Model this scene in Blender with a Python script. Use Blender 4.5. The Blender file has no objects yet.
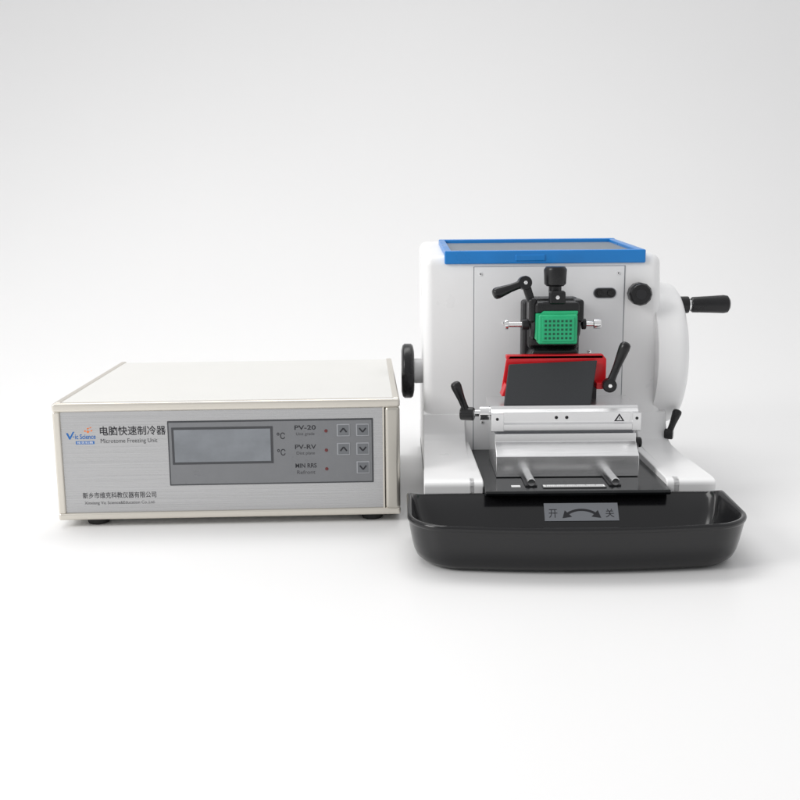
import bpy, bmesh, math
from mathutils import Vector, Matrix
S=0.01
sc=bpy.context.scene
ORG={}
# ---------------- materials
def mat(name,col,rough=0.5,metal=0.0,coat=0.0,noise=None,bump=None,spec=None,dr=.08):
    m=bpy.data.materials.new(name); m.use_nodes=True
    nt=m.node_tree; b=nt.nodes['Principled BSDF']
    b.inputs['Base Color'].default_value=(*col,1)
    b.inputs['Roughness'].default_value=rough
    b.inputs['Metallic'].default_value=metal
    b.inputs['Coat Weight'].default_value=coat
    if spec is not None: b.inputs['Specular IOR Level'].default_value=spec
    if noise or bump:
        tc=nt.nodes.new('ShaderNodeTexCoord'); mp=nt.nodes.new('ShaderNodeMapping')
        nt.links.new(tc.outputs['Object'],mp.inputs['Vector'])
        sc3=(noise or bump)[0]
        mp.inputs['Scale'].default_value=sc3
        n=nt.nodes.new('ShaderNodeTexNoise'); n.inputs['Scale'].default_value=1.0; n.inputs['Detail'].default_value=4
        nt.links.new(mp.outputs[0],n.inputs['Vector'])
        if noise:
            r=nt.nodes.new('ShaderNodeMapRange')
            r.inputs['From Min'].default_value=.3; r.inputs['From Max'].default_value=.7
            r.inputs['To Min'].default_value=1-noise[1]; r.inputs['To Max'].default_value=1+noise[1]
            nt.links.new(n.outputs['Fac'],r.inputs['Value'])
            mx=nt.nodes.new('ShaderNodeMix'); mx.data_type='RGBA'; mx.blend_type='MULTIPLY'
            mx.inputs[0].default_value=1; mx.inputs[6].default_value=(*col,1)
            nt.links.new(r.outputs[0],mx.inputs[7]); nt.links.new(mx.outputs[2],b.inputs['Base Color'])
            r2=nt.nodes.new('ShaderNodeMapRange')
            r2.inputs['To Min'].default_value=max(.02,rough-dr); r2.inputs['To Max'].default_value=min(1,rough+dr)
            nt.links.new(n.outputs['Fac'],r2.inputs['Value']); nt.links.new(r2.outputs[0],b.inputs['Roughness'])
        if bump:
            bp=nt.nodes.new('ShaderNodeBump'); bp.inputs['Strength'].default_value=bump[1]; bp.inputs['Distance'].default_value=.0005
            nt.links.new(n.outputs['Fac'],bp.inputs['Height']); nt.links.new(bp.outputs[0],b.inputs['Normal'])
    return m
M={}
M['floor']=mat('white_sweep_paper',(.865,.863,.862),.40,noise=((1.5,1.5,1.5),.006),spec=.3,dr=.01)
M['white']=mat('white_moulded_plastic',(.88,.88,.882),.3,noise=((20,20,20),.012))
M['plate']=mat('painted_plate_white',(.82,.825,.835),.38,noise=((20,20,20),.015))
M['seam']=mat('seam_grey',(.25,.26,.28),.6)
M['blue']=mat('blue_plastic',(.006,.20,.58),.3,noise=((40,40,40),.05))
M['traywell']=mat('grey_tray_mat',(.17,.20,.24),.5,noise=((60,60,60),.1))
M['black']=mat('black_plastic',(.010,.010,.011),.28,noise=((60,60,60),.2),spec=.4)
M['glossblack']=mat('black_glossy_tray_plastic',(.008,.008,.009),.17,spec=.5,bump=((60,60,60),.06))
M['blackpaint']=mat('black_painted_metal',(.016,.016,.018),.42,bump=((900,900,900),.25),spec=.4)
M['bed']=mat('black_oiled_bed',(.008,.009,.010),.17,noise=((80,80,80),.3),spec=.35)
M['steel']=mat('machined_steel',(.92,.92,.92),.13,1.0,noise=((40,600,600),.03),dr=.03)
M['satin']=mat('satin_chrome_block',(.87,.87,.875),.25,.95,noise=((30,500,500),.035),dr=.04)
M['darkplate']=mat('dark_rubbery_plate',(.028,.030,.033),.55,bump=((700,700,700),.5),spec=.4)
M['red']=mat('red_anodised_guard',(.68,.010,.018),.3,noise=((50,50,50),.06))
M['green']=mat('green_cassette_plastic',(.015,.44,.19),.4,noise=((60,60,60),.06))
M['greend']=mat('dark_green_holes',(.004,.10,.05),.6)
M['case']=mat('pale_case_paint',(.72,.715,.69),.42,noise=((15,15,15),.012))
M['alu']=mat('champagne_anodised_aluminium',(.70,.665,.60),.33,.8,noise=((6,40,40),.012),dr=.02)
M['alud']=mat('champagne_aluminium_post',(.56,.535,.485),.33,.85,noise=((40,40,6),.012),dr=.02)
M['panel']=mat('brushed_silver_panel',(.47,.47,.475),.28,.9,noise=((6,900,1400),.10))
M['membrane']=mat('grey_membrane_panel',(.19,.195,.205),.3,noise=((60,60,60),.03))
M['membrim']=mat('membrane_border',(.05,.052,.058),.35)
M['lcd']=mat('lcd_grey_glass',(.21,.225,.245),.08,noise=((22,22,34),.18))
M['key']=mat('key_outline',(.34,.35,.37),.4)
M['keyface']=mat('key_dark_grey',(.16,.168,.18),.4)
M['ink']=mat('black_ink',(.015,.015,.02),.5)
M['inkgrey']=mat('dark_grey_ink',(.05,.05,.055),.5)
M['inkblue']=mat('blue_ink',(.01,.13,.42),.5)
M['inkorange']=mat('orange_ink',(.80,.17,.01),.5)
M['inkwhite']=mat('white_ink',(.8,.8,.8),.5)
M['led']=mat('red_indicator',(.14,.02,.02),.3)
M['rubber']=mat('black_rubber',(.02,.02,.02),.7)
M['sticker']=mat('silver_sticker',(.24,.25,.27),.09,.65,bump=((14,14,14),.6))

# ---------------- builder
class MB:
    def __init__(s): s.bm=bmesh.new(); s.mats=[]
    def mi(s,m):
        if m not in s.mats: s.mats.append(m)
        return s.mats.index(m)
    def _merge(s,t,m,xf=None):
        if xf is not None: bmesh.ops.transform(t,matrix=xf,verts=t.verts)
        bmesh.ops.recalc_face_normals(t,faces=t.faces)
        i=s.mi(m)
        for f in t.faces: f.material_index=i
        me=bpy.data.meshes.new('tmp'); t.to_mesh(me); t.free()
        s.bm.from_mesh(me); bpy.data.meshes.remove(me)
    def _bev(s,t,bev,seg,ang=25):
        if bev<=0: return
        es=[e for e in t.edges if len(e.link_faces)==2 and e.calc_face_angle(0)>math.radians(ang)]
        bmesh.ops.bevel(t,geom=es,offset=bev,segments=seg,profile=.5,affect='EDGES',clamp_overlap=True)
    def box(s,x0,x1,y0,y1,z0,z1,m,bev=0.05,seg=2,xf=None):
        t=bmesh.new(); r=bmesh.ops.create_cube(t,size=1)
        bmesh.ops.transform(t,matrix=Matrix.Translation(((x0+x1)/2,(y0+y1)/2,(z0+z1)/2))@Matrix.Diagonal((abs(x1-x0),abs(y1-y0),abs(z1-z0),1)),verts=t.verts)
        s._bev(t,bev,seg); s._merge(t,m,xf); return s
    def hexa(s,bot,top,m,bev=.05,seg=2,xf=None,ang=25):
        t=bmesh.new(); n=len(bot)
        b=[t.verts.new(p) for p in bot]; u=[t.verts.new(p) for p in top]
        t.faces.new(b[::-1]); t.faces.new(u)
        for i in range(n): t.faces.new((b[i],b[(i+1)%n],u[(i+1)%n],u[i]))
        bmesh.ops.recalc_face_normals(t,faces=t.faces)
        s._bev(t,bev,seg,ang); s._merge(t,m,xf); return s
    def prism(s,pts,axis,a,b,m,bev=.05,seg=2,xf=None,ang=25):
        def mk(p,c):
            return {'x':(c,p[0],p[1]),'y':(p[0],c,p[1]),'z':(p[0],p[1],c)}[axis]
        return s.hexa([mk(p,a) for p in pts],[mk(p,b) for p in pts],m,bev,seg,xf,ang)
    def lathe(s,p0,p1,prof,m,n=32,xf=None):
        p0=Vector(p0);p1=Vector(p1);d=p1-p0;q=d.to_track_quat('Z','Y')
        t=bmesh.new(); rings=[]
        for f,r in prof:
            rings.append([t.verts.new(p0+d*f+q@Vector((r*math.cos(2*math.pi*i/n),r*math.sin(2*math.pi*i/n),0))) for i in range(n)])
        for a,b in zip(rings,rings[1:]):
            for i in range(n): t.faces.new((a[i],a[(i+1)%n],b[(i+1)%n],b[i]))
        t.faces.new(rings[0][::-1]); t.faces.new(rings[-1])
        s._merge(t,m,xf); return s
    def cyl(s,p0,p1,r,m,ch=.08,n=32,xf=None,r2=None):
        L=(Vector(p1)-Vector(p0)).length; c=min(ch/L,.3); r2=r if r2 is None else r2
        return s.lathe(p0,p1,[(0,max(r-ch,r*.5)),(c*.3,r-ch*.3),(c,r),(1-c,r2),(1-c*.3,r2-ch*.3),(1,max(r2-ch,r2*.5))],m,n,xf)
    def done(s,name,parent=None,label=None,weighted=True):
        bm=s.bm
        xs=[v.co for v in bm.verts]
        c=Vector(((min(v.x for v in xs)+max(v.x for v in xs))/2,(min(v.y for v in xs)+max(v.y for v in xs))/2,min(v.z for v in xs)))
        bmesh.ops.translate(bm,vec=-c,verts=bm.verts)
        bmesh.ops.scale(bm,vec=(S,S,S),verts=bm.verts)
        me=bpy.data.meshes.new(name); bm.to_mesh(me); bm.free()
        for m in s.mats: me.materials.append(m)
        for p in me.polygons: p.use_smooth=True
        me.set_sharp_from_angle(angle=math.radians(42))
        o=bpy.data.objects.new(name,me); sc.collection.objects.link(o)
        if weighted:
            w=o.modifiers.new('wn','WEIGHTED_NORMAL'); w.keep_sharp=True
        if parent is not None:
            o.parent=parent; o.location=(c-ORG[parent.name])*S
        else: o.location=c*S
        ORG[o.name]=c
        if label: o['label']=label
        return o
def empty(name,label,cat,loc=(0,0,0)):
    e=bpy.data.objects.new(name,None); e.empty_display_size=.05; sc.collection.objects.link(e)
    e['label']=label; e['category']=cat; ORG[e.name]=Vector(loc); e.location=Vector(loc)*S
    return e
def text(name,body,x,z,y,m,parent,width=None,height=None,shear=0,bold=0):
    """lettering facing -y; left-bottom of its ink at x,z (cm)"""
    cu=bpy.data.curves.new('t','FONT'); cu.body=body; cu.size=1; cu.shear=shear; cu.offset=bold; cu.resolution_u=4
    o=bpy.data.objects.new('t',cu); sc.collection.objects.link(o)
    dg=bpy.context.evaluated_depsgraph_get(); dg.update()
    me=bpy.data.meshes.new_from_object(o.evaluated_get(dg))
    bpy.data.objects.remove(o)
    if len(me.vertices)==0: return None
    xs=[v.co.x for v in me.vertices]; ys=[v.co.y for v in me.vertices]
    x0,x1,y0,y1=min(xs),max(xs),min(ys),max(ys)
    kx=width/(x1-x0) if width else None; ky=height/(y1-y0) if height else None
    kx=kx or ky; ky=ky or kx
    c=Vector((x,y,z))
    for v in me.vertices:
        v.co=Vector(((v.co.x-x0)*kx,0,(v.co.y-y0)*ky))*S
    me.materials.append(m); me.name=name
    o=bpy.data.objects.new(name,me); sc.collection.objects.link(o)
    o.parent=parent; o.location=(c-ORG[parent.name])*S; ORG[o.name]=c
    return o

# ---------------- setting
mb=MB(); prof=[(-260,0)]
R=180; y0=70
prof+= [(y0,0)]+[(y0+R*math.sin(a),R-R*math.cos(a)) for a in [math.radians(k*2) for k in range(1,46)]]+[(y0+R,320)]
t=bmesh.new()
A=[t.verts.new((-320,p[0],p[1])) for p in prof]; B=[t.verts.new((320,p[0],p[1])) for p in prof]
for i in range(len(prof)-1): t.faces.new((A[i],B[i],B[i+1],A[i+1]))
mb._merge(t,M['floor'])
g=mb.done('table_surface',weighted=False); g['kind']='structure'

# ================= FREEZING UNIT (local cm; origin front-left-bottom)
U=empty('freezing_unit','silver and off-white benchtop freezing control box with display','freezing unit')
W,Dp,H=35.7,30.8,13.15
mb=MB()
mb.box(.25,W-.25,.6,Dp,1.05,H-.12,M['case'],.15,3)
mb.box(.7,W-.7,1.2,Dp-.8,H-.12,H-.02,M['case'],.04,1)
case=mb.done('case',U)
mb=MB()
mb.box(0,W,-.15,.75,H-.9,H+.05,M['alu'],.28,5)
mb.box(0,W,-.15,.75,.8,1.55,M['alu'],.22,5)
mb.box(0.02,.78,-.14,.75,1.45,H-.8,M['alu'],.22,5)
mb.box(W-1.6,W-.02,-.22,.75,1.35,H-.75,M['alud'],.42,7)
mb.box(W-1.82,W-1.62,-.05,.75,1.45,H-.8,M['alu'],.05,2)
mb.done('front_frame',U)
for xx in (0,W-.75):
    mb=MB(); mb.box(xx,xx+.75,.75,Dp,H-.65,H+.04,M['alu'],.2,4)
    mb.box(xx+.02,xx+.73,.75,Dp,.8,1.45,M['alu'],.15,2)
    mb.done('side_rail',U)
for xx in (3.6,W-3.0):
    for yy in (1.9,Dp-3):
        mb=MB(); mb.lathe((xx,yy,0),(xx,yy,1.1),[(0,1.05),(.2,1.15),(.9,1.25),(1,1.25)],M['rubber']); mb.done('foot',U)
mb=MB(); mb.box(.75,W-1.75,.12,.6,1.5,H-.88,M['panel'],.03,1)
pan=mb.done('front_panel',U)
yp=.10
text('title_lettering','电脑快速制冷器',4.72,9.72,yp,M['ink'],pan,6.75,1.0,bold=.012)
text('subtitle_lettering','Microtome Freezing Unit',4.75,8.82,yp,M['inkgrey'],pan,5.8,.58)
text('company_lettering','新乡市维克科教仪器有限公司',2.55,3.05,yp,M['inkgrey'],pan,7.6,.66,bold=.01)
text('company_lettering','Xinxiang Vic Science&Education Co.,Ltd.',2.7,2.32,yp,M['inkgrey'],pan,7.3,.42)
mb=MB(); e=.2
mb.prism([(1.05+e,10.05),(1.25+e,10.05),(1.42+e,9.64),(1.75+e,10.18),(1.93+e,10.2),(1.47+e,9.38),(1.35+e,9.38)],'y',yp-.004,yp+.02,M['inkblue'],0)
mb.box(1.72+e,1.88+e,yp-.004,yp+.02,9.62,9.69,M['inkblue'],0)
mb.box(2.2,4.1,yp-.004,yp+.02,8.86,9.18,M['inkblue'],0)
B5=((3.2,10.25,.085),(3.5,10.5,.075),(3.5,10.15,.115),(3.88,10.28,.085),(3.8,10.6,.065))
for (a,b,r) in B5:
    mb.lathe((a,yp+.02,b),(a,yp-.005,b),[(0,r),(1,r)],M['inkorange'],16)
for i,j in ((0,2),(2,1),(2,3),(1,4)):
    a,b=B5[i][:2]; c,d=B5[j][:2]
    dv=Vector((c-a,0,d-b)).normalized(); n=Vector((-dv.z,0,dv.x))*.02
    p=[Vector((a,0,b))+n,Vector((a,0,b))-n,Vector((c,0,d))-n,Vector((c,0,d))+n]
    mb.prism([(q.x,q.z) for q in p],'y',yp-.003,yp+.02,M['inkorange'],0)
mb.done('logo_emblem',pan,weighted=False)
text('logo_lettering','ic',1.95+e,9.4,yp,M['inkblue'],pan,.34,.5,bold=.015)
text('logo_lettering','Science',2.44+e,9.4,yp,M['inkblue'],pan,1.62,.52,bold=.015)
text('logo_lettering','维克科教',2.32,8.9,yp-.01,M['inkwhite'],pan,1.66,.25)
# display module
mb=MB()
mb.box(11.65,32.9,-.0,.2,4.3,11.15,M['membrim'],.05,2)
mb.box(11.79,32.76,-.03,.2,4.44,11.01,M['membrane'],.05,2)
dm=mb.done('display_module',U)
mb=MB(); mb.box(12.05,22.5,-.06,.1,6.55,10.5,M['membrim'],.04,2); mb.box(12.3,22.25,-.075,.1,6.8,10.25,M['lcd'],.02,1)
mb.done('display_screen',dm,'grey unlit liquid crystal display window')
yq=-.04
for z in (9.1,7.35): text('unit_lettering','℃',22.9,z,yq,M['ink'],dm,.85,.7,bold=.01)
rows=[(10.0,'PV-20','Unit grade'),(7.95,'PV-RV','Dist plate'),(5.95,'MIN RRS','Refront')]
for z,a,b in rows:
    text('key_lettering',a,24.75,z+.05,yq,M['ink'],dm,2.2,.48,bold=.015)
    text('key_lettering',b,24.9,z-.62,yq,M['inkgrey'],dm,1.9,.40)
    mb=MB(); mb.lathe((28.0,.05,z-.1),(28.0,-.09,z-.1),[(0,.17),(.8,.17),(1,.1)],M['led'],20); mb.done('indicator_lamp',dm)
def key(x,z,up):
    mb=MB(); mb.box(x-.68,x+.68,-.08,.1,z-.66,z+.66,M['key'],.06,2)
    mb.box(x-.58,x+.58,-.10,.1,z-.56,z+.56,M['keyface'],.04,2)
    s=1 if up else -1
    for sx in (-1,1):
        a=Vector((x,0,z+.22*s)); b=Vector((x+sx*.34,0,z-.2*s)); dv=(b-a).normalized(); n=Vector((-dv.z,0,dv.x))*.08
        mb.prism([((a+n).x,(a+n).z),((a-n).x,(a-n).z),((b-n).x,(b-n).z),((b+n).x,(b+n).z)],'y',-.107-.002*sx,-.05,M['ink'],0)
    mb.done('push_button',dm)
for z in (9.95,7.95): key(29.8,z,True); key(31.8,z,False)
key(31.8,5.95,False)
U.location=(-.357,-.002,0); U.rotation_euler=(0,0,math.radians(2.0))

# ================= MICROTOME
T=empty('rotary_microtome','white rotary microtome with blue top tray and black waste tray','microtome',(16.8,10,0))
mb=MB()
xL0,xR0,xL1,xR1=2.8,30.9,2.75,29.9
def ztop(y): return 27.3+(y-14)*.05
mb.hexa([(xL0,14,.6),(xR0,14,.6),(xR0,37,.6),(xL0,37,.6)],[(xL1,14,ztop(14)),(xR1,14,ztop(14)),(xR1,37,ztop(37)),(xL1,37,ztop(37))],M['white'],1.1,8)
WP=[(16,3.9),(-2.6,3.9),(-2.66,4.8),(-2.55,5.05),(-2.25,5.24),(-1.7,5.33),(3,5.4),(9.0,5.5),(11.6,5.7),(12.7,6.05),(13.4,6.7),(13.8,7.7),(13.95,9.0),(16,9.6)]
FP=[(16,3.9),(-2.6,3.9),(-2.66,4.8),(-2.55,5.05),(-2.25,5.24),(-1.7,5.33),(3,5.39),(9.0,5.47),(13.8,5.6),(16,5.7)]
def arm(prof,xa_f,xa_b,xb_f,xb_b,bev):
    k=lambda y:(y+2.6)/18.6
    mb.hexa([(xa_f+(xa_b-xa_f)*k(y),y,z) for y,z in prof],[(xb_f+(xb_b-xb_f)*k(y),y,z) for y,z in prof],M['white'],bev,5)
arm(WP,2.35,2.75,7.6,7.6,.35)
arm(FP,6.9,6.9,8.4,8.0,.25)
arm(WP,27.6,27.6,32.0,30.95,.35)
arm(FP,27.0,26.8,28.4,28.4,.25)
body=mb.done('housing',T)
mb=MB(); mb.box(8.5,25.8,13.96,14.3,4.4,26.05,M['seam'],.0,1)
mb.box(8.6,25.7,13.9,14.3,4.4,26.0,M['plate'],.05,2)
plate=mb.done('front_plate',T)
mb=MB()
def stadium(xc,zc,hw,r,n=12):
    return [(xc+hw*(1 if k==0 else -1)+r*math.cos(math.radians(-90+180*k+180*i/n)),zc+r*math.sin(math.radians(-90+180*k+180*i/n))) for k in (0,1) for i in range(n+1)]
mb.prism(stadium(23.5,22.95,.72,.60),'y',13.82,14.0,M['seam'],.0)
mb.prism(stadium(23.5,22.95,.70,.52),'y',13.78,14.0,M['blackpaint'],.0)
for xx in (22.9,24.1): mb.cyl((xx,14.0,22.95),(xx,13.6,22.95),.34,M['black'])
mb.done('lock_slot',plate)
for xx,zz in ((9.3,25.2),(25.0,25.2),(9.6,8.0),(24.9,8.0),(12.0,19.6),(21.9,16.2)):
    mb=MB(); mb.cyl((xx,14.1,zz),(xx,13.8,zz),.2,M['steel'],.05,20); mb.cyl((xx,14.1,zz),(xx,13.78,zz),.09,M['black'],.02,6); mb.done('screw',plate)
# blue tray
def tz(y): return 27.65+(y-13.7)*.05
mb=MB()
bx0,bx1,by0,by1=5.2,28.0,13.6,31.2
def slab(x0,x1,y0_,y1_,lo,hi,m,bev=.15):
    mb.hexa([(x0,y0_,tz(y0_)+lo),(x1,y0_,tz(y0_)+lo),(x1,y1_,tz(y1_)+lo),(x0,y1_,tz(y1_)+lo)],[(x0,y0_,tz(y0_)+hi),(x1,y0_,tz(y0_)+hi),(x1,y1_,tz(y1_)+hi),(x0,y1_,tz(y1_)+hi)],m,bev,3)
slab(bx0,bx1,by0,by0+.8,-1.3,.2,M['blue'])
slab(bx0,bx1,by1-.8,by1,-.5,.25,M['blue'])
slab(bx0,bx0+.8,by0+.5,by1-.4,-.5,.2,M['blue'])
slab(bx1-.8,bx1,by0+.5,by1-.4,-.5,.2,M['blue'])
slab(bx0+.5,bx1-.5,by0+.5,by1-.5,-.5,-.2,M['traywell'],.02)
slab(13.2,16.6,by0-.12,by0+.25,-1.0,-.25,M['blue'],.12)
mb.done('top_tray',T)
mb=MB()
mb.lathe((27.2,14.3,22.9),(27.2,11.8,22.9),[(0,.7),(.25,.75),(.3,1.15),(.4,1.3),(.9,1.3),(1,1.1)],M['black'],12)
mb.cyl((27.2,12,22.9),(27.2,11.75,22.9),.6,M['blackpaint'])
mb.done('lock_knob',T)
mb=MB()
mb.cyl((2.9,19.5,13.3),(1.4,19.5,13.3),1.5,M['white'],.1)
mb.lathe((1.75,19.5,13.3),(.2,19.5,13.3),[(0,2.4),(.1,3.1),(.25,3.3),(.75,3.3),(.9,3.1),(1,2.5)],M['black'],40)
mb.done('feed_wheel',T)
mb=MB()
cy,cz=20.2,15.2
mb.lathe((29.5,cy,cz),(33.4,cy,cz),[(0,8.2),(.25,8.35),(.55,8.45),(.7,8.4),(.82,8.15),(.9,7.75),(.96,7.1),(1,6.2)],M['white'],96)
mb.lathe((33.3,cy,cz),(33.9,cy,cz),[(0,2.4),(.8,2.3),(1,2.0)],M['plate'],40)
hw=mb.done('handwheel',T)
mb=MB()
hy,hz=17.4,21.2
mb.cyl((32.8,hy,hz),(34.1,hy,hz),1.0,M['black'],.1)
mb.cyl((34.0,hy,hz),(34.5,hy,hz),.6,M['steel'],.05)
mb.lathe((34.4,hy,hz),(38.9,hy,hz+.05),[(0,.75),(.04,.92),(.5,1.0),(.85,1.08),(.95,1.0),(1,.7)],M['black'],32)
mb.done('handle',hw,'black plastic crank handle')

# base and bed
mb=MB()
mb.box(2.8,31.3,-2.3,37,.55,3.88,M['blackpaint'],.12,2)
mb.prism([(-2.3,3.7),(-4.6,4.25),(-4.75,4.5),(-4.55,4.72),(13.88,4.74),(13.88,3.7)],'x',8.45,26.9,M['bed'],.08,3)
mb.box(7.6,27.6,-2.5,13.88,3.7,4.70,M['bed'],.08,2)
base=mb.done('base',T)
for xx,yy in ((5,1),(29,1),(5,34),(29,34)):
    mb=MB(); mb.cyl((xx,yy,0),(xx,yy,.7),1.2,M['rubber']); mb.done('foot',T)
for xx in (13.2,21.7):
    mb=MB()
    mb.box(xx-.6,xx+.6,-3.0,8,4.70,4.88,M['blackpaint'],.05,2)
    mb.cyl((xx,-3.1,5.2),(xx,8,5.2),.42,M['steel'])
    mb.done('slide_rod',base)
mb=MB()
mb.box(14.3,20.7,-3.7,-2.5,4.70,4.80,M['glossblack'],.03,1)
mb.box(14.4,20.6,-3.4,-2.7,4.79,4.84,M['inkwhite'],.01,1)
for i in range(29):
    x=14.7+i*.2; mb.box(x-.025,x+.025,-3.35,-2.75 if i%5==0 else -3.05,4.83,4.855,M['ink'],0)
mb.box(11.2,12.1,-3.2,-2.6,4.72,4.80,M['inkwhite'],.01,1)
mb.done('scale_strip',base)

# waste tray : full tub with sloping back interior
def rrect(x0,x1,y0_,y1_,rf,rb,n=14):
    out=[]
    cs=((x0+rf,y0_+rf,rf,180),(x1-rf,y0_+rf,rf,270),(x1-rb,y1_-rb,rb,0),(x0+rb,y1_-rb,rb,90))
    arcs=[]
    for (cx,cy_,r,a) in cs:
        arcs.append([(cx+r*math.cos(math.radians(a+90*i/n)),cy_+r*math.sin(math.radians(a+90*i/n))) for i in range(n+1)])
    for k in range(4):
        out+=arcs[k]
        p=arcs[k][-1]; q=arcs[(k+1)%4][0]; m=20
        out+=[(p[0]+(q[0]-p[0])*i/m,p[1]+(q[1]-p[1])*i/m) for i in range(1,m)]
    return out
t=bmesh.new(); rings=[]
x0,x1,yf,yb=.6,31.7,-15.2,-2.72
KS=.75
def addring(ins,z,rf,inner):
    slope=(.45+max(0,4.5-z)*KS) if inner else (min(ins,.6) if z>.3 else ins*.5)
    pts=rrect(x0+ins,x1-ins,yf+ins,yb-slope,max(rf-ins*.3,.6),1.3)
    r=[]
    for (x,y) in pts:
        back=max(0,min(1,(y-(yb-2.2))/2.0)) if not inner else max(0,min(1,(y+4.6)/1.4))
        y-= 1.6*(1-((x-16.4)/15.9)**2)*max(0,min(1,(yb-4-y)/7))
        if x>16.4: x+=.6*((y+15)/12.5)*(x-16.4)/16
        # the back rim dips so it tucks beneath the arms and the bed
        zz=z-(.62*back*back if z>3.5 else 0)
        r.append(t.verts.new((x,y,zz)))
    rings.append(r)
for k,(ins,z,rf) in enumerate(((2.5,.03,3.6),(1.9,.06,3.6),(1.3,.3,3.6),(.85,.75,3.6),(.6,1.35,3.6),(.4,2.2,3.6),(.24,3.2,3.5),(.12,4.05,3.4),(.06,4.15,3.4),(0,4.22,3.4),(-.03,4.4,3.4),(.02,4.55,3.4),(.14,4.63,3.4),(.33,4.6,3.4),(.45,4.48,3.4),(.6,3.8,3.5),(.95,2.6,3.6),(1.5,1.4,3.8),(2.2,.8,3.9),(3.4,.45,4.0))):
    addring(ins,z,rf,k>=14)
n=len(rings[0])
for a,b in zip(rings,rings[1:]):
    for i in range(n): t.faces.new((a[i],a[(i+1)%n],b[(i+1)%n],b[i]))
t.faces.new(rings[0][::-1]); t.faces.new(rings[-1])
mb=MB(); mb._merge(t,M['glossblack']); wt=mb.done('waste_tray',T,'glossy black plastic waste tray with rounded corners')
# sticker on the sloping interior of the tray
mb=MB(); mb.box(14.3,21.7,-2.42,-2.36,.7,2.6,M['sticker'],.02,2)
st=mb.done('direction_sticker',wt,'silver sticker with two characters and a curved arrow')
text('sticker_lettering','开',14.75,1.05,-2.44,M['ink'],st,.85,.9)
text('sticker_lettering','关',20.4,1.05,-2.44,M['ink'],st,.85,.9)
mb=MB()
cx_,cz_=18.0,.55
N=14; a0,a1=42,138
arc=[math.radians(a0+(a1-a0)*i/N) for i in range(N+1)]
for i in range(N):
    p=[(cx_+r*math.cos(a)*1.45,cz_+r*math.sin(a)) for r,a in ((1.2,arc[i]),(1.42,arc[i]),(1.42,arc[i+1]),(1.2,arc[i+1]))]
    mb.prism(p,'y',-2.445,-2.40,M['ink'],0)
for sgn in (-1,1):
    a=math.radians(42); bx=cx_+sgn*1.3*math.cos(a)*1.45; bz=cz_+1.3*math.sin(a)
    mb.prism([(bx-sgn*.42,bz-.28),(bx+sgn*.25,bz+.40),(bx+sgn*.52,bz-.42)],'y',-2.448,-2.40,M['ink'],0)
mb.done('arrow_mark',st,weighted=False)
st.rotation_euler=(-math.atan(KS),0,0)
zb=1.75; ysl=yb-.45-(4.5-zb)*KS
st.location=(Vector((18.0,ysl-.03,zb+.04))-ORG[wt.name])*S

# levers
def lever(name,hub,end,hubaxis,parent,r=.42,hubr=.7,hl=1.1):
    mb=MB(); hub=Vector(hub); end=Vector(end); ax=Vector(hubaxis).normalized()
    mb.cyl(hub-ax*hl*.5,hub+ax*hl*.5,hubr,M['black'],.15,28)
    mb.cyl(hub+ax*hl*.5,hub+ax*(hl*.5+.06),hubr*.3,M['steel'],.03,6)
    mb.lathe(hub,end,[(0,r*1.05),(.25,r*.9),(.45,r*.95),(.7,r*1.2),(.86,r*1.35),(.94,r*1.25),(.98,r*.95),(1,r*.45)],M['black'],24)
    return mb.done(name,parent)
# ---- knife holder
K=MB()
K.prism([(.7,4.78),(.7,7.0),(2.4,8.2),(2.4,9.05),(9.5,9.05),(9.5,4.78)],'x',10.0,24.9,M['satin'],.06,2)
K.prism([(2.9,9.05),(2.9,9.4),(9.3,9.4),(9.3,9.05)],'x',10.2,24.7,M['seam'],.0,1)
K.prism([(2.2,9.4),(2.2,10.1),(2.75,10.1),(2.75,11.25),(3.3,11.6),(3.3,11.9),(9.3,11.9),(9.3,9.4)],'x',9.6,25.2,M['satin'],.05,2)
K.box(9.55,10.9,2.05,3.2,9.35,11.3,M['satin'],.07,2)
K.box(24.4,25.3,2.05,3.2,9.35,11.3,M['satin'],.07,2)
for xx in (16.5,17.6):
    K.cyl((xx,3.0,10.7),(xx,2.7,10.7),.18,M['black'],.03,16)
for xx in (10.2,24.85):
    K.cyl((xx,2.2,10.7),(xx,1.98,10.7),.16,M['black'],.03,16)
kh=K.done('knife_holder',T,'silver metal knife holder block on sliding base')
mb=MB()
mb.prism([(22.6,10.25),(23.7,10.25),(23.15,11.1)],'y',2.71,2.9,M['ink'],.02,1)
mb.prism([(22.85,10.36),(23.45,10.36),(23.15,10.85)],'y',2.69,2.8,M['inkwhite'],.0,1)
mb.box(23.12,23.18,2.675,2.8,10.45,10.68,M['ink'],0)
mb.done('warning_mark',kh)
tilt=lambda p,a: Matrix.Translation(p)@Matrix.Rotation(math.radians(a),4,'X')@Matrix.Translation(-Vector(p))
mb=MB()
X1=tilt((16,3.3,11.95),-36)
mb.hexa([(11.0,3.3,11.95),(20.2,3.3,11.95),(20.2,3.9,11.95),(11.0,3.9,11.95)],[(11.8,3.3,16.9),(21.4,3.3,17.3),(21.4,3.9,17.3),(11.8,3.9,16.9)],M['darkplate'],.12,3,xf=X1)
mb.done('pressure_plate',kh,'matt dark grey tilted pressure plate')
mb=MB()
mb.prism([(11.1,13.0),(12.0,12.9),(12.5,15.3),(21.0,15.5),(20.9,13.6),(22.5,13.4),(22.5,16.3),(22.0,16.85),(12.0,16.75),(11.6,16.3)],'y',7.0,7.35,M['red'],.08,3)
mb.box(11.6,22.2,7.0,8.2,16.3,16.78,M['red'],.12,3)
mb.prism([(10.9,12.6),(11.6,12.6),(12.0,13.6),(11.4,13.9)],'y',5.0,7.2,M['red'],.1,3)
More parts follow.
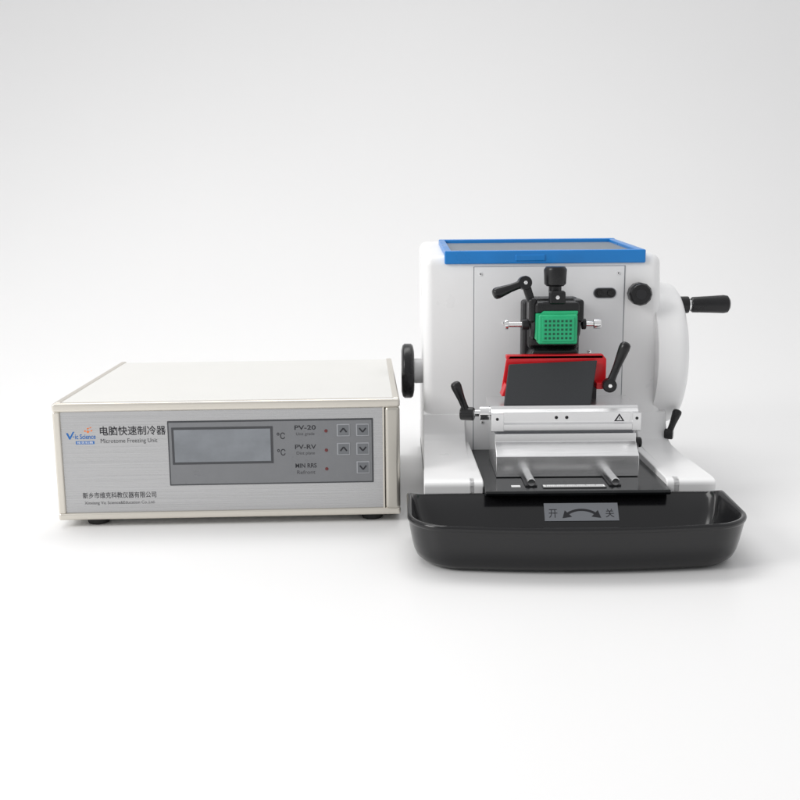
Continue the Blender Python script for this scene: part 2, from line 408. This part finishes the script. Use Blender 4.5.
mb.prism([(21.2,13.2),(22.5,13.2),(22.5,13.8),(21.2,13.9)],'y',5.6,7.2,M['red'],.1,3)
mb.done('finger_guard',kh,'bright red knife edge finger guard')
mb=MB(); mb.box(11.8,21.6,7.4,8.6,9.3,14.6,M['blackpaint'],.1,2); mb.done('clamp_back',kh)
lever('clamp_lever',(22.5,5.2,13.7),(24.1,4.6,18.4),(0,-1,0),kh,.45,.75)
mb=MB(); mb.cyl((7.0,4.6,10.9),(9.7,4.6,10.9),.36,M['steel']); mb.cyl((8.5,4.6,10.9),(9.6,4.6,10.9),.75,M['steel']); mb.done('clamp_shaft',kh)
lever('clamp_lever',(7.2,4.3,10.9),(5.8,3.9,14.4),(1,-.3,0),kh,.42,.72,1.5)
lever('clamp_lever',(25.5,4.4,7.6),(24.6,2.0,6.4),(1,0,0),kh,.3,.55,.9)
lever('base_lever',(31.2,13.0,6.6),(32.3,13.4,9.4),(1,-.4,0),T,.4,.62,1.0)

# ---- specimen head
mb=MB()
mb.box(13.9,20.3,11.5,14.1,14.9,22.3,M['blackpaint'],.35,4)
mb.box(14.3,20.0,9.6,12.2,17.0,22.8,M['black'],.6,5)
mb.prism([(13.8,15.2),(20.3,15.2),(19.5,17.3),(14.6,17.3)],'y',8.2,12,M['black'],.35,4)
mb.box(14.1,15.0,7.7,10.4,20.2,22.9,M['black'],.35,4)
mb.box(19.1,20.1,7.7,10.4,20.2,22.7,M['black'],.35,4)
mb.box(14.7,19.6,7.3,10,21.1,22.5,M['black'],.4,4)
mb.lathe((14.4,9.4,19.9),(19.8,9.4,19.9),[(0,1.4),(.05,1.7),(.95,1.7),(1,1.4)],M['blackpaint'],40)
sh=mb.done('specimen_head',T,'black metal specimen head with adjusting knobs')
mb=MB()
mb.cyl((17.1,9.2,22.2),(17.1,9.2,24.9),.7,M['black'])
mb.lathe((17.1,9.2,24.1),(17.1,9.2,26.2),[(0,.95),(.12,1.2),(.85,1.28),(1,1.05)],M['black'],14)
mb.box(16.2,18.0,7.2,8.2,22.2,23.7,M['black'],.3,4)
mb.cyl((17.1,7.3,23.0),(17.1,7.14,23.0),.24,M['steel'],.05,6)
mb.done('adjusting_knob',sh)
mb=MB()
mb.box(15.0,19.2,6.5,8.4,18.0,21.2,M['green'],.2,3)
mb.box(14.8,15.4,6.9,8.4,18.4,21.3,M['green'],.1,2)
mb.prism([(15.0,21.0),(15.6,21.55),(19.3,21.55),(19.2,21.0)],'y',6.9,8.6,M['green'],.08,2)
mb.box(15.35,18.85,6.38,6.6,18.3,20.9,M['green'],.1,2)
for i in range(7):
    for j in range(5):
        mb.box(15.62+i*.445,15.86+i*.445,6.355,6.42,18.57+j*.46,18.81+j*.46,M['greend'],0)
mb.done('sample_cassette',sh,'green plastic cassette with a grid of small holes')
for xa,xb,xc in ((14.3,12.0,11.6),(20.1,21.4,22.2)):
    mb=MB()
    mb.cyl((xa,9.2,19.9),(xb,9.2,19.9),.3,M['steel'])
    mb.cyl((xb,9.2,19.9),(xc,9.2,19.9),.55,M['steel'],.1,24)
    mb.cyl((xa,9.2,19.9),(xa+(xb-xa)*.35,9.2,19.9),.6,M['blackpaint'],.1,24)
    mb.done('tilt_screw',sh)
lever('clamp_lever',(13.7,8.8,24.5),(10.2,8.0,23.3),(.1,-1,.1),sh,.48,.75,1.2)
mb=MB()
mb.hexa([(14.1,8.4,22.2),(15.0,8.4,22.2),(15.0,9.6,22.2),(14.1,9.6,22.2)],[(13.2,8.5,24.8),(14.1,8.5,25.0),(14.1,9.4,25.0),(13.2,9.4,24.8)],M['black'],.25,3)
mb.done('lever_arm',sh)

# ---------------- camera
cam=bpy.data.cameras.new('camera'); co=bpy.data.objects.new('camera',cam); sc.collection.objects.link(co)
cam.lens=45.8; cam.sensor_width=36; cam.clip_end=50; cam.clip_start=.01
co.location=(0,-1.027,.317)
co.rotation_euler=(Matrix.Rotation(math.radians(90-10.2),3,'X')@Matrix.Rotation(math.radians(-.5),3,'Z')).to_euler()
sc.camera=co
# ---------------- light
w=bpy.data.worlds.new('World'); sc.world=w; w.use_nodes=True; nt=w.node_tree
bg=nt.nodes['Background']; tc=nt.nodes.new('ShaderNodeTexCoord'); sx=nt.nodes.new('ShaderNodeSeparateXYZ')
nt.links.new(tc.outputs['Generated'],sx.inputs[0])
mr=nt.nodes.new('ShaderNodeMapRange'); mr.inputs['From Min'].default_value=-1; mr.inputs['From Max'].default_value=.6
nt.links.new(sx.outputs['Y'],mr.inputs['Value'])
mx=nt.nodes.new('ShaderNodeMix'); mx.data_type='RGBA'
mx.inputs[6].default_value=(.62,.622,.63,1); mx.inputs[7].default_value=(.91,.912,.918,1)
nt.links.new(mr.outputs[0],mx.inputs[0]); nt.links.new(mx.outputs[2],bg.inputs['Color'])
bg.inputs['Strength'].default_value=.90
def area(name,loc,target,size,power,col=(1,1,1)):
    l=bpy.data.lights.new(name,'AREA'); l.shape='RECTANGLE'; l.size=size[0]; l.size_y=size[1]; l.energy=power; l.color=col
    o=bpy.data.objects.new(name,l); sc.collection.objects.link(o); o.location=loc
    o.rotation_euler=(Vector(target)-Vector(loc)).to_track_quat('-Z','Y').to_euler(); return o
area('softbox_overhead',(-.3,.7,2.0),(0,0,0),(1.8,.8),17,(1,.995,.985))
area('softbox_window',(-1.6,-.8,1.1),(.05,.3,.12),(.8,.8),21,(1,.99,.975))
sc.view_settings.view_transform='Standard'; sc.view_settings.look='None'; sc.view_settings.exposure=0
